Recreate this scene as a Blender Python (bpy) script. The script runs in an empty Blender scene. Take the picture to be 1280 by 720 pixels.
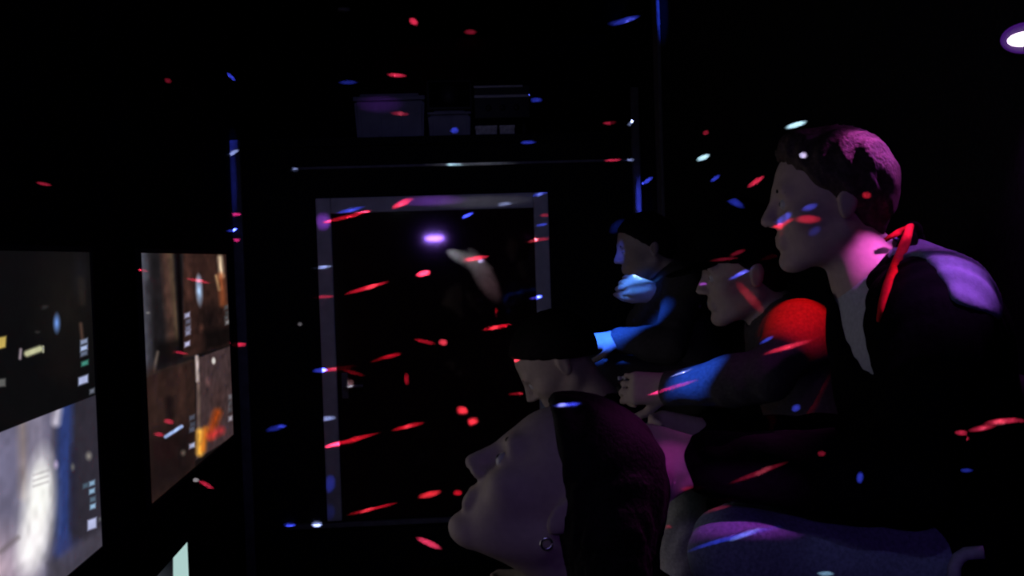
import bpy, bmesh, math, random
import numpy as np
from mathutils import Vector, Matrix

random.seed(7)
rng = np.random.default_rng(5)
S = bpy.context.scene
COL = S.collection
PI = math.pi

# ------------------------------------------------------------------ view and camera
S.view_settings.view_transform = 'Standard'
S.view_settings.look = 'None'
S.view_settings.gamma = 1.0
S.view_settings.use_curve_mapping = False
S.view_settings.exposure = 0.0
S.cycles.max_bounces = 4
S.cycles.filter_width = 2.4

W, H, F = 1280, 720, 1335.8
CAM = np.array([0.0, 0.0, 1.45])
YAW, PITCH, ROLL = 0.0658, 0.0301, 0.032
fw = np.array([math.sin(YAW)*math.cos(PITCH), math.cos(YAW)*math.cos(PITCH), -math.sin(PITCH)])
r0 = np.array([math.cos(YAW), -math.sin(YAW), 0.0])
u0 = np.cross(r0, fw)
rt = r0*math.cos(ROLL) - u0*math.sin(ROLL)
up = r0*math.sin(ROLL) + u0*math.cos(ROLL)

def ray(px, py):
    return fw + rt*(px-640)/F - up*(py-360)/F

def U(px, py, Y):                      # the point of the room that stands Y metres down its length there
    d = ray(px, py)
    return CAM + d*(Y/d[1])

def UX(px, py, X):                     # ... on the plane X
    d = ray(px, py)
    return CAM + d*(X/d[0])

def project(P):
    P = np.asarray(P) - CAM
    d = P@fw
    return np.stack([640+F*(P@rt)/d, 360-F*(P@up)/d], -1)

cam = bpy.data.cameras.new('camera')
cam.sensor_width = 36.0
cam.lens = F/W*36.0
cam.clip_start = 0.02
co = bpy.data.objects.new('camera', cam)
COL.objects.link(co)
M = Matrix(((rt[0], up[0], -fw[0], CAM[0]), (rt[1], up[1], -fw[1], CAM[1]), (rt[2], up[2], -fw[2], CAM[2]), (0, 0, 0, 1)))
co.matrix_world = M
S.camera = co

# ------------------------------------------------------------------ materials
MATS = {}

def mat(name, col, rough=0.8, scale=40.0, vary=0.25, bump=0.15, metal=0.0, spec=0.3):
    if name in MATS:
        return MATS[name]
    m = bpy.data.materials.new(name)
    m.use_nodes = True
    nt = m.node_tree
    b = nt.nodes['Principled BSDF']
    b.inputs['Roughness'].default_value = rough
    b.inputs['Metallic'].default_value = metal
    b.inputs['Specular IOR Level'].default_value = spec
    tc = nt.nodes.new('ShaderNodeTexCoord')
    nz = nt.nodes.new('ShaderNodeTexNoise')
    nz.inputs['Scale'].default_value = scale
    nz.inputs['Detail'].default_value = 3.0
    nt.links.new(tc.outputs['Object'], nz.inputs['Vector'])
    rp = nt.nodes.new('ShaderNodeValToRGB')
    rp.color_ramp.elements[0].position = 0.3
    rp.color_ramp.elements[1].position = 0.7
    rp.color_ramp.elements[0].color = (*[c*(1-vary) for c in col], 1)
    rp.color_ramp.elements[1].color = (*[min(1, c*(1+vary)) for c in col], 1)
    nt.links.new(nz.outputs['Fac'], rp.inputs['Fac'])
    nt.links.new(rp.outputs['Color'], b.inputs['Base Color'])
    if bump:
        bp = nt.nodes.new('ShaderNodeBump')
        bp.inputs['Strength'].default_value = bump
        bp.inputs['Distance'].default_value = 0.004
        nt.links.new(nz.outputs['Fac'], bp.inputs['Height'])
        nt.links.new(bp.outputs['Normal'], b.inputs['Normal'])
    m.diffuse_color = (*col, 1)
    MATS[name] = m
    return m

def glow(name, col, strength):
    m = bpy.data.materials.new(name)
    m.use_nodes = True
    b = m.node_tree.nodes['Principled BSDF']
    b.inputs['Base Color'].default_value = (0.05, 0.05, 0.05, 1)
    b.inputs['Emission Color'].default_value = (*col, 1)
    b.inputs['Emission Strength'].default_value = strength
    m.diffuse_color = (0.05, 0.05, 0.05, 1)
    return m

def screen_mat(name):
    m = bpy.data.materials.new(name)
    m.use_nodes = True
    nt = m.node_tree
    b = nt.nodes['Principled BSDF']
    b.inputs['Base Color'].default_value = (0.03, 0.03, 0.03, 1)
    b.inputs['Roughness'].default_value = 0.35
    b.inputs['Specular IOR Level'].default_value = 0.2
    a = nt.nodes.new('ShaderNodeAttribute')
    a.attribute_name = 'picture'
    nt.links.new(a.outputs['Color'], b.inputs['Emission Color'])
    b.inputs['Emission Strength'].default_value = 1.0
    m.diffuse_color = (0.03, 0.03, 0.03, 1)
    return m

M_wall = mat('black carpet lining', (0.008, 0.008, 0.009), 0.95, 90, 0.4, 0.4, spec=0.05)
M_floor = mat('black floor carpet', (0.008, 0.008, 0.008), 0.95, 60, 0.4, 0.4, spec=0.05)
M_ceil = mat('black ceiling lining', (0.007, 0.007, 0.008), 0.95, 60, 0.3, 0.3, spec=0.05)
M_alu = mat('satin metal trim', (0.42, 0.43, 0.46), 0.55, 15, 0.12, 0.05, spec=0.4)
M_trim = mat('grey painted trim', (0.10, 0.10, 0.12), 0.6, 25, 0.25, 0.05)
M_glass = mat('smoked black glass', (0.020, 0.008, 0.009), 0.05, 8, 0.2, 0.0, spec=1.0)
M_plastic = mat('black plastic', (0.010, 0.010, 0.011), 0.5, 60, 0.2, 0.05, spec=0.2)
M_vinyl = mat('black vinyl', (0.010, 0.009, 0.010), 0.7, 70, 0.3, 0.2, spec=0.08)
M_skin = mat('skin', (0.46, 0.34, 0.29), 0.6, 90, 0.06, 0.06, spec=0.2)
M_skin_tan = mat('skin warm', (0.42, 0.33, 0.28), 0.6, 90, 0.06, 0.06, spec=0.2)
M_hair = mat('dark hair', (0.008, 0.006, 0.006), 0.7, 160, 0.5, 0.6, spec=0.08)
M_hair_b = mat('brown hair', (0.05, 0.03, 0.025), 0.65, 160, 0.5, 0.6, spec=0.25)
M_black = mat('black cloth', (0.0035, 0.0035, 0.004), 0.95, 120, 0.3, 0.3, spec=0.02)
M_lilac = mat('blue grey cloth', (0.17, 0.22, 0.31), 0.9, 120, 0.15, 0.25, spec=0.1)
M_red = mat('red cloth', (0.55, 0.015, 0.02), 0.9, 120, 0.15, 0.2, spec=0.1)
M_tee = mat('pale grey cotton', (0.42, 0.43, 0.46), 0.95, 150, 0.1, 0.2, spec=0.1)
M_jean = mat('faded denim', (0.20, 0.23, 0.31), 0.95, 180, 0.25, 0.25, spec=0.1)
M_jean_p = mat('pale denim', (0.42, 0.40, 0.42), 0.95, 180, 0.2, 0.25, spec=0.1)
M_hood = mat('dark grey fleece', (0.06, 0.055, 0.055), 0.95, 150, 0.2, 0.3, spec=0.05)
M_shoe = mat('dark shoe leather', (0.02, 0.02, 0.02), 0.6, 80, 0.3, 0.1)
M_eye = mat('eye white', (0.5, 0.48, 0.46), 0.3, 20, 0.05, 0.0)
M_iris = mat('dark iris', (0.02, 0.013, 0.01), 0.3, 20, 0.1, 0.0)
M_silver = mat('bright metal', (0.75, 0.72, 0.72), 0.25, 20, 0.05, 0.0, metal=1.0)
M_tub = mat('pale grey plastic tub', (0.22, 0.22, 0.27), 0.6, 12, 0.15, 0.05)
M_white = mat('off white card', (0.5, 0.5, 0.46), 0.8, 60, 0.3, 0.05)

# ------------------------------------------------------------------ mesh helpers
def link(name, me, material, parent=None):
    o = bpy.data.objects.new(name, me)
    if material is not None and me is not None and not me.materials:
        me.materials.append(material)
    COL.objects.link(o)
    if parent is not None:
        o.parent = parent
        o.matrix_parent_inverse = parent.matrix_world.inverted() if parent.type == 'EMPTY' and False else Matrix.Identity(4)
    return o

def tag(o, label=None, cat=None, group=None, kind=None):
    if label: o['label'] = label
    if cat: o['category'] = cat
    if group: o['group'] = group
    if kind: o['kind'] = kind
    return o

def thing(name, label, cat, loc=(0, 0, 0), rz=0.0, group=None):
    o = bpy.data.objects.new(name, None)
    COL.objects.link(o)
    o.location = loc
    o.rotation_euler = (0, 0, rz)
    o.empty_display_size = 0.1
    return tag(o, label, cat, group)

def bm_box(bm, lo, hi, bevel=0.0, mtx=None):
    lo, hi = Vector(lo), Vector(hi)
    r = bmesh.ops.create_cube(bm, size=1.0)
    vs = r['verts']
    for v in vs:
        v.co = Vector((lo[i] + (v.co[i]+0.5)*(hi[i]-lo[i]) for i in range(3)))
    if mtx is not None:
        for v in vs: v.co = mtx @ v.co
    if bevel:
        es = list({e for v in vs for e in v.link_edges})
        bmesh.ops.bevel(bm, geom=es, offset=bevel, segments=2, affect='EDGES', profile=0.6)

def bm_tube(bm, pts, rad, seg=12, cap=True):
    pts = [Vector(p) for p in pts]
    rads = rad if isinstance(rad, (list, tuple)) else [rad]*len(pts)
    rings = []
    for i, p in enumerate(pts):
        t = (pts[min(i+1, len(pts)-1)] - pts[max(i-1, 0)]).normalized()
        a = t.orthogonal().normalized() if not rings else None
        if rings:
            a = (prev_a - t*prev_a.dot(t)).normalized()
        prev_a = a
        b = t.cross(a)
        rings.append([bm.verts.new(p + (a*math.cos(2*PI*k/seg) + b*math.sin(2*PI*k/seg))*rads[i]) for k in range(seg)])
    for A, B in zip(rings, rings[1:]):
        for k in range(seg):
            bm.faces.new((A[k], A[(k+1) % seg], B[(k+1) % seg], B[k]))
    if cap:
        bm.faces.new(list(reversed(rings[0])))
        bm.faces.new(rings[-1])

def bm_cyl(bm, c, axis, r, length, seg=24, bevel=0.0):
    axis = Vector(axis).normalized()
    c = Vector(c)
    e = bevel
    if e:
        bm_tube(bm, [c-axis*length/2, c-axis*(length/2-e), c+axis*(length/2-e), c+axis*length/2], [r-e, r, r, r-e], seg)
    else:
        bm_tube(bm, [c-axis*length/2, c+axis*length/2], r, seg)

def obj(name, fn, material, parent=None, smooth=False):
    bm = bmesh.new()
    fn(bm)
    bmesh.ops.recalc_face_normals(bm, faces=bm.faces)
    me = bpy.data.meshes.new(name)
    bm.to_mesh(me)
    bm.free()
    if smooth:
        for p in me.polygons: p.use_smooth = True
    return link(name, me, material, parent)

def boxes(*bs, bevel=0.0):
    def f(bm):
        for lo, hi in bs: bm_box(bm, lo, hi, bevel)
    return f

def struct(name, fn, material, parent=None, smooth=False):
    o = obj(name, fn, material, parent, smooth)
    o['kind'] = 'structure'
    return o

# ------------------------------------------------------------------ room shell
XL, XR, YE, YB, ZC = -0.945, 0.965, 5.0, -1.0, 2.66
Z_LOFT, Z_LEDGE = 2.02, 1.88
LOFT_BACK = 5.9
struct('floor', boxes(((XL-0.1, YB-0.1, -0.08), (XR+0.1, LOFT_BACK+0.1, 0))), M_floor)
struct('ceiling', boxes(((XL-0.1, YB-0.1, ZC), (XR+0.1, LOFT_BACK+0.1, ZC+0.08))), M_ceil)
struct('wall_left', boxes(((XL-0.1, YB-0.1, 0), (XL, LOFT_BACK+0.1, ZC))), M_wall)
struct('wall_right', boxes(((XR, YB-0.1, 0), (XR+0.1, LOFT_BACK+0.1, ZC))), M_wall)
struct('wall_back', boxes(((XL, YB-0.1, 0), (XR, YB, ZC))), M_wall)
struct('wall_end', boxes(((XL, YE, 0), (XR, YE+0.08, Z_LOFT-0.03))), M_wall)
struct('floor_loft', boxes(((XL, YE, Z_LOFT-0.03), (XR, LOFT_BACK, Z_LOFT))), M_wall)
struct('wall_loft', boxes(((XL, LOFT_BACK, Z_LOFT), (XR, LOFT_BACK+0.1, ZC))), M_wall)

# trims: the ledge over the door, the sill under it, the corner posts
def along_end(pa, pb, h, t, y=YE):
    a, b = U(*pa, y), U(*pb, y)
    return ((a[0], y-t, (a[2]+b[2])/2-h/2), (b[0], y+0.002, (a[2]+b[2])/2+h/2))
struct('trim_1', boxes(along_end((366, 211), (800, 200), 0.012, 0.018), bevel=0.003), M_trim)
struct('trim_2', boxes(along_end((358, 655), (800, 640), 0.022, 0.030), bevel=0.004), M_trim)
struct('trim_3', boxes(((XL, YE-0.028, 0), (XL+0.045, YE, Z_LOFT)), bevel=0.006), M_trim)
struct('trim_4', boxes(((XR-0.052, YE-0.03, 0), (XR-0.015, YE, Z_LOFT+0.2)), bevel=0.006), M_trim)
struct('trim_5', boxes(((XR-0.015, 4.52, 0), (XR, 4.62, ZC)), bevel=0.005), M_trim)
struct('trim_6', boxes(((XL, YE-0.022, Z_LEDGE+0.10), (XR, YE, Z_LEDGE+0.115)), bevel=0.003), M_wall)

# the door: pale frame round one dark glossy panel
pTL, pTR, pBL = U(395, 249, YE), U(684, 240, YE), U(401, 650, YE)
dx0, dx1 = pTL[0], pTR[0]
dz1, dz0 = (pTL[2]+pTR[2])/2, 0.245
fwid = 0.068
door = bpy.data.objects.new('door_1', None)
COL.objects.link(door)
door.location = ((dx0+dx1)/2, YE, dz0)
door['kind'] = 'structure'
lx = (dx1-dx0)/2
lz = dz1-dz0
struct('door_panel', boxes(((-lx+fwid*0.6, -0.012, 0.0), (lx-fwid*0.6, 0.0, lz-fwid*0.6)), bevel=0.002), M_glass, door)
struct('door_frame', boxes(((-lx, -0.03, 0), (-lx+fwid, 0, lz)), ((lx-fwid, -0.03, 0), (lx, 0, lz)),
                           ((-lx+fwid, -0.03, lz-fwid*1.05), (lx-fwid, 0, lz)), bevel=0.006), M_alu, door)
def handle(bm):
    bm_box(bm, (-lx+fwid+0.02, -0.02, 0.62*lz-0.36), (-lx+fwid+0.05, -0.012, 0.62*lz-0.24), 0.003)
    bm_tube(bm, [(-lx+fwid+0.035, -0.018, 0.62*lz-0.30), (-lx+fwid+0.035, -0.05, 0.62*lz-0.30), (-lx+fwid+0.06, -0.055, 0.62*lz-0.30),
                 (-lx+fwid+0.12, -0.055, 0.62*lz-0.30)], 0.008, 10)
struct('door_handle', handle, M_trim, door)

# stepped seating along the right wall
T1X, T1Z, T2X, T2Z = 0.20, 0.50, 0.53, 0.93
struct('seating_step', boxes(((T1X, -0.9, 0), (XR, 4.75, T1Z)), bevel=0.012), M_floor)

bench = thing('bench', 'long black padded bench along the dark right wall', 'bench', (T2X, 0.0, T1Z))
def bl(lo, hi): return ((lo[0]-T2X, lo[1], lo[2]-T1Z), (hi[0]-T2X, hi[1], hi[2]-T1Z))
obj('bench_base', boxes(bl((T2X+0.04, 0.4, T1Z), (XR-0.005, 4.4, T2Z-0.10)), bevel=0.006), M_plastic, bench)
for k in range(5):
    y0 = 0.4+k*0.8
    obj('seat_cushion', boxes(bl((T2X, y0+0.006, T2Z-0.10), (XR-0.07, y0+0.794, T2Z)), bevel=0.025), M_vinyl, bench, True)
    obj('back_cushion', boxes(bl((XR-0.075, y0+0.006, T2Z-0.02), (XR-0.004, y0+0.794, T2Z+0.30)), bevel=0.022), M_vinyl, bench, True)
def armrest(bm):
    a = [U(1192, 735, 1.25), U(1193, 708, 1.25), U(1198, 698, 1.25), U(1207, 692, 1.25), U(1230, 690, 1.24)]
    bm_tube(bm, [Vector(p)-Vector((T2X, 0, T1Z)) for p in a], 0.008, 12)
    p = a[0]
    bm_tube(bm, [Vector(p)-Vector((T2X, 0, T1Z)), Vector((p[0], p[1], T2Z-0.02))-Vector((T2X, 0, T1Z))], 0.008, 12)
obj('armrest', armrest, M_tee, bench, True)['label'] = 'pale curved tube armrest'

# ------------------------------------------------------------------ televisions with split-screen pictures
def lin(c):
    c = np.asarray(c, float)/255.0
    return np.where(c <= 0.04045, c/12.92, ((c+0.055)/1.055)**2.4)

class Canvas:                               # a picture over the screen's own grid, shapes given by outline
    def __init__(s, px, py, base):
        s.x, s.y = px, py
        s.c = np.zeros(px.shape+(3,)) + np.array(base, float)
    def put(s, m, col, a=1.0):
        m = (m*a)[..., None]
        s.c = s.c*(1-m) + np.array(col, float)*m
    def ell(s, cx, cy, rx, ry, col, a=1.0, ang=0.0, soft=1.0):
        t = math.radians(ang)
        dx, dy = s.x-cx, -(s.y-cy)
        u = (dx*math.cos(t)+dy*math.sin(t))/rx
        v = (-dx*math.sin(t)+dy*math.cos(t))/ry
        s.put(np.clip((1.0-np.sqrt(u*u+v*v))/soft, 0, 1)**1.0, col, a)
    def band(s, xa, ya, xb, yb, w, col, a=1.0, soft=2.0):
        dx, dy = xb-xa, yb-ya
        L2 = dx*dx+dy*dy
        t = np.clip(((s.x-xa)*dx+(s.y-ya)*dy)/L2, 0, 1)
        d = np.hypot(s.x-xa-t*dx, s.y-ya-t*dy)
        s.put(np.clip((w/2+soft/2-d)/soft, 0, 1), col, a)
    def quad(s, pts, col, a=1.0, soft=2.0):
        m = np.ones(s.x.shape)
        n = len(pts)
        for i in range(n):
            (xa, ya), (xb, yb) = pts[i], pts[(i+1) % n]
            L = math.hypot(xb-xa, yb-ya)
            d = ((xb-xa)*(s.y-ya)-(yb-ya)*(s.x-xa))/L
            m = np.minimum(m, np.clip(d/soft+0.5, 0, 1))
        s.put(m, col, a)
    def grain(s, amp, k=9):
        n = rng.normal(0, 1, (s.x.shape[0]//k+2, s.x.shape[1]//k+2))
        n = np.repeat(np.repeat(n, k, 0), k, 1)[:s.x.shape[0], :s.x.shape[1]]
        for _ in range(2):
            for ax in (0, 1):
                n = (np.roll(n, 3, ax)+n+np.roll(n, -3, ax))/3
        s.c = np.clip(s.c*(1+amp*n[..., None]), 0, 255)

TVX, TVH, TVW = -0.961+0.045, 0.775*0.955, 1.379*0.955
def grid_screen(name, y0, y1, z0, z1, x, nu, nv, painter, parent, material, origin):
    ys = np.linspace(y0, y1, nu)
    zs = np.linspace(z1, z0, nv)
    Yg, Zg = np.meshgrid(ys, zs)
    P = np.stack([np.full(Yg.shape, x), Yg, Zg], -1)
    pp = project(P)
    behind = ((P-CAM)@fw) < 0.2
    px = np.where(behind, -5000, pp[..., 0])
    py = np.where(behind, 600, pp[..., 1])
    col = painter(px, py, (Yg-y0)/(y1-y0), (Zg-z0)/(z1-z0))
    V = (P-np.array(origin)).reshape(-1, 3)
    idx = np.arange(nu*nv).reshape(nv, nu)
    Fq = np.stack([idx[:-1, :-1], idx[1:, :-1], idx[1:, 1:], idx[:-1, 1:]], -1).reshape(-1, 4)
    me = bpy.data.meshes.new(name)
    me.vertices.add(len(V))
    me.vertices.foreach_set('co', V.ravel())
    me.loops.add(Fq.size)
    me.loops.foreach_set('vertex_index', Fq.ravel())
    me.polygons.add(len(Fq))
    me.polygons.foreach_set('loop_start', np.arange(0, Fq.size, 4))
    at = me.attributes.new('picture', 'FLOAT_COLOR', 'POINT')
    rgba = np.ones((len(V), 4))
    rgba[:, :3] = lin(np.clip(col, 0, 255)).reshape(-1, 3)
    at.data.foreach_set('color', rgba.ravel())
    me.update()
    me.validate()
    return link(name, me, material, parent)

def hud(c, pts, w, h, col, slant=0.35):
    for i, (x, y, k) in enumerate(pts):
        c.quad([(x-w/2, y-h/2+slant*w/2), (x+w/2, y-h/2-slant*w/2), (x+w/2, y+h/2-slant*w/2), (x-w/2, y+h/2+slant*w/2)], [v*k for v in col], 1, 3.0)

def paint_tv_far(px, py, u, v):
    c = Canvas(px, py, (16, 13, 13))
    # upper left quarter
    ul = [(165, 300), (245, 300), (245, 446), (165, 474)]
    c.quad(ul, (30, 27, 29), 1, 2)
    c.band(178, 312, 184, 470, 13, (70, 70, 80), 0.85, 12)
    c.band(176, 312, 180, 345, 8, (92, 95, 108), 0.7, 8)
    c.band(193, 318, 197, 400, 9, (26, 24, 26), 0.9, 8)
    c.band(207, 312, 215, 440, 12, (78, 54, 46), 0.9, 8)
    c.band(213, 312, 222, 432, 5, (100, 80, 58), 0.7, 6)
    c.band(222, 312, 228, 440, 6, (5, 3, 3), 1, 5)
    c.quad([(196, 428), (232, 420), (236, 446), (196, 462)], (8, 6, 6), 0.8, 12)
    c.ell(200, 410, 16, 28, (22, 20, 22), 0.7)
    c.band(197, 440, 192, 466, 3, (120, 105, 95), 0.8, 4)
    c.ell(185, 391, 4, 2, (140, 140, 135), 0.9)
    # upper right quarter
    c.quad([(229, 300), (300, 300), (300, 428), (229, 448)], (46, 29, 25), 1, 3)
    c.band(234, 316, 236, 372, 7, (80, 50, 42), 0.7, 8)
    c.band(262, 318, 262, 370, 8, (58, 36, 30), 0.8, 8)
    c.ell(262, 400, 22, 28, (16, 11, 11), 0.9)
    c.ell(249, 363, 6, 24, (175, 205, 245), 1, 3, 0.9)
    c.ell(249, 352, 5, 12, (150, 160, 190), 0.6)
    c.band(275, 322, 277, 345, 6, (205, 180, 150), 1, 5)
    c.band(276, 345, 279, 380, 7, (150, 78, 45), 0.9, 7)
    c.band(270, 345, 274, 362, 3, (205, 170, 120), 0.6, 4)
    c.band(285, 316, 290, 430, 4, (4, 4, 4), 1, 3)
    c.ell(252, 410, 5, 8, (90, 55, 45), 0.7)
    c.quad([(255, 415), (292, 405), (292, 430), (255, 440)], (8, 6, 6), 0.8, 10)
    hud(c, [(234, 394, 1), (235, 402, .5), (235, 410, .6), (235, 416, .7), (234, 430, 1.1)], 6.5, 6, (170, 170, 205))
    hud(c, [(283, 384, .6), (284, 391, .5), (283, 397, .6), (284, 403, 1)], 5, 5, (125, 125, 128))
    # lower left quarter
    c.quad([(172, 476), (244, 449), (244, 590), (180, 640)], (42, 28, 24), 1, 2)
    c.band(190, 466, 196, 540, 14, (46, 31, 27), 0.8, 12)
    c.band(211, 500, 212, 520, 7, (14, 9, 9), 0.9, 8)
    c.band(226, 462, 226, 528, 8, (62, 40, 34), 0.6, 9)
    c.quad([(182, 545), (244, 530), (244, 590), (184, 625)], (22, 15, 15), 0.85, 24)
    c.band(207, 546, 227, 533, 4.5, (165, 190, 245), 1, 2.5)
    c.ell(229, 566, 5, 6, (120, 112, 100), 0.8)
    c.band(178, 471, 240, 450, 3, (55, 42, 36), 0.7, 3)
    hud(c, [(240, 522, .6), (241, 530, .5), (240, 537, .6), (240, 557, 1.3)], 7, 6, (130, 135, 160))
    # lower right quarter
    c.quad([(245, 448), (300, 428), (300, 540), (245, 575)], (62, 47, 48), 1, 2)
    c.band(246, 446, 247, 476, 4.5, (190, 172, 168), 1, 3)
    c.band(248, 478, 249, 540, 3, (120, 100, 88), 0.8, 4)
    c.ell(260, 478, 5, 9, (130, 90, 90), 0.8)
    c.ell(273, 500, 14, 30, (62, 42, 40), 0.7)
    c.band(272, 516, 262, 545, 9, (165, 66, 20), 1, 9)
    c.band(250, 540, 250, 566, 8, (255, 185, 70), 1, 7)
    c.band(257, 536, 254, 562, 5, (225, 120, 30), 0.9, 7)
    c.band(264, 545, 276, 538, 9, (185, 50, 50), 0.9, 8)
    c.ell(267, 451, 3.5, 6, (200, 195, 190), 1, 0, 0.6)
    hud(c, [(288, 496, .6), (288, 504, .5), (288, 512, .5), (288, 523, 1)], 5, 6, (150, 145, 155))
    c.band(166, 470, 176, 640, 4, (3, 3, 3), 0.0, 2)
    c.grain(0.12)
    return c.c

def paint_tv_near(px, py, u, v):
    c = Canvas(px, py, (10, 10, 11))
    # upper right quarter: a dark place
    c.ell(85, 380, 60, 110, (24, 21, 19), 0.9)
    c.ell(100, 345, 14, 40, (26, 25, 30), 0.7)
    c.band(101, 350, 103, 378, 6, (42, 36, 30), 0.7, 8)
    c.ell(71, 404, 6, 16, (120, 165, 250), 1, 0, 0.9)
    c.band(101, 405, 103, 425, 4, (90, 66, 56), 0.8, 4)
    c.ell(56, 384, 7, 4, (60, 60, 60), 0.7, 20)
    c.ell(47, 415, 5, 3, (58, 58, 58), 0.7)
    hud(c, [(105, 427, .9), (105, 435, 1.1), (105, 442, .6)], 9, 6, (150, 165, 200))
    hud(c, [(106, 454, 1)], 9, 6, (60, 130, 115))
    hud(c, [(104, 475, 1.1)], 12, 10, (160, 168, 205))
    hud(c, [(115, 489, 1)], 6, 6, (105, 110, 125))
    c.band(25, 448, 26, 437, 3.5, (150, 135, 145), 1, 3)
    c.band(34, 442, 50, 436, 8, (190, 190, 150), 1, 4)
    c.band(54, 433, 54, 440, 2.5, (165, 165, 140), 1, 2)
    c.quad([(-3, 422), (8, 420), (7, 434), (-3, 437)], (190, 165, 85), 1, 3)
    c.quad([(-3, 474), (7, 473), (7, 483), (-3, 484)], (110, 110, 108), 0.8, 3)
    c.ell(80, 460, 25, 30, (20, 15, 14), 0.6)
    # lower right quarter: a pale blast
    top_c = c.c.copy()
    c.c[:] = (102, 98, 120)
    c.ell(5, 580, 40, 70, (124, 120, 150), 0.7)
    c.ell(0, 710, 60, 70, (196, 172, 186), 0.9)
    c.band(28, 520, 30, 620, 10, (150, 132, 122), 0.7, 12)
    c.band(45, 520, 48, 600, 20, (135, 128, 148), 0.7, 10)
    c.quad([(70, 500), (160, 470), (160, 800), (60, 800)], (42, 39, 48), 0.95, 14)
    c.band(82, 500, 78, 690, 18, (44, 62, 124), 0.85, 10)
    c.band(72, 512, 70, 528, 11, (195, 188, 205), 0.9, 8)
    c.band(92, 560, 92, 660, 8, (38, 36, 52), 0.8, 8)
    c.ell(85, 690, 28, 26, (58, 62, 110), 0.9)
    c.ell(45, 650, 34, 105, (215, 212, 222), 0.5, -6, 1.0)
    c.ell(47, 640, 26, 95, (255, 253, 248), 1, -6, 0.75)
    c.ell(52, 610, 16, 40, (255, 255, 250), 1, 0, 0.8)
    c.ell(38, 680, 22, 50, (255, 250, 252), 1, -14, 0.8)
    for k in range(3):
        c.band(42, 594+k*7, 60, 588+k*7, 3, (170, 165, 168), 0.6, 3)
    c.band(0, 690, 22, 672, 5, (110, 100, 105), 0.7, 6)
    c.quad([(60, 705), (140, 650), (140, 700), (60, 760)], (70, 66, 78), 0.8, 10)
    c.ell(70, 581, 5, 8, (190, 170, 205), 0.9)
    c.ell(91, 584, 4, 7, (120, 120, 110), 0.8)
    c.ell(111, 570, 6, 8, (155, 150, 140), 0.9)
    hud(c, [(115, 604, .9), (115, 614, 1), (107, 607, .5), (116, 624, .6), (116, 633, 1.0)], 7, 6, (140, 175, 205))
    hud(c, [(115, 655, 1.1)], 11, 13, (165, 170, 205))
    hud(c, [(125, 649, .6)], 4, 5, (130, 130, 140))
    below = np.clip(py-(540.5-0.392*px)+0.5, 0, 1)[..., None]
    c.c = top_c*(1-below)+c.c*below
    # the half out of view, whitened to throw extra light on the faces
    near = px < -6
    top = v > 0.5
    c.c[near & top] = (215, 210, 212)
    c.c[near & ~top] = (245, 236, 240)
    c.c[(np.abs(v-0.5) < 0.006) & near] = (8, 8, 8)
    c.grain(0.05)
    return c.c

def television(y0, y1, painter, label, res, name='television'):
    z1 = 1.45+0.045
    z0 = z1-0.775
    org = (XL, (y0+y1)/2, z0)
    t = thing(name, label, 'television', org, 0, 'televisions on the left wall')
    sx = TVX
    o = org
    def r(lo, hi): return tuple(a-b for a, b in zip(lo, o)), tuple(a-b for a, b in zip(hi, o))
    b = 0.014
    obj('casing', boxes(r((XL+0.004, y0+0.25, z0+0.15), (XL+0.018, y1-0.25, z1-0.15)), r((XL+0.015, y0-b, z0-b), (sx-0.004, y1+b, z1+b)), bevel=0.004), M_plastic, t)
    obj('bezel', boxes(r((sx-0.008, y0-b, z0-b), (sx+0.004, y1+b, z0)), r((sx-0.008, y0-b, z1), (sx+0.004, y1+b, z1+b)),
                       r((sx-0.008, y0-b, z0), (sx+0.004, y0, z1)), r((sx-0.008, y1, z0), (sx+0.004, y1+b, z1)), bevel=0.002), M_plastic, t)
    grid_screen('screen', y0, y1, z0, z1, sx, res[0], res[1], painter, t, screen_mat('lit screen'), org)
    return t
k = abs(TVX)/0.961
television(3.505*k, 4.884*k, paint_tv_far, 'lit wall television farther down the left wall, showing brown and orange split-screen game', (330, 420))
television(1.627*k, 3.006*k, paint_tv_near, 'lit wall television at the left edge with a white blast in its lower quarter', (520, 480))

def paint_low(px, py, u, v):
    c = Canvas(px, py, (12, 14, 18))
    c.ell(190, 725, 40, 30, (52, 56, 62), 1)
    c.quad([(216, 640), (240, 640), (240, 900), (217, 900)], (172, 206, 202), 1, 1.5)
    return c.c
ptop = UX(234, 677, -0.905)
low = thing('monitor', 'small lit monitor low down under the televisions with a pale teal stripe', 'monitor', (XL, ptop[1]-0.27, ptop[2]-0.31))
o3 = (XL, ptop[1]-0.27, ptop[2]-0.31)
ly0, ly1, lz0, lz1 = ptop[1]-0.54, ptop[1], ptop[2]-0.31, ptop[2]
def rl(lo, hi): return tuple(a-b for a, b in zip(lo, o3)), tuple(a-b for a, b in zip(hi, o3))
obj('casing', boxes(rl((XL, ly0-0.01, lz0-0.012), (-0.909, ly1+0.01, lz1+0.012)), bevel=0.004), M_plastic, low)
obj('bezel', boxes(rl((-0.912, ly0-0.01, lz0-0.012), (-0.902, ly1+0.01, lz0)), rl((-0.912, ly0-0.01, lz1), (-0.902, ly1+0.01, lz1+0.012)),
                   rl((-0.912, ly0-0.01, lz0), (-0.902, ly0, lz1)), rl((-0.912, ly1, lz0), (-0.902, ly1+0.01, lz1)), bevel=0.002), M_plastic, low)
grid_screen('screen', ly0, ly1, lz0, lz1, -0.905, 120, 80, paint_low, low, screen_mat('lit screen small'), o3)

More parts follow.
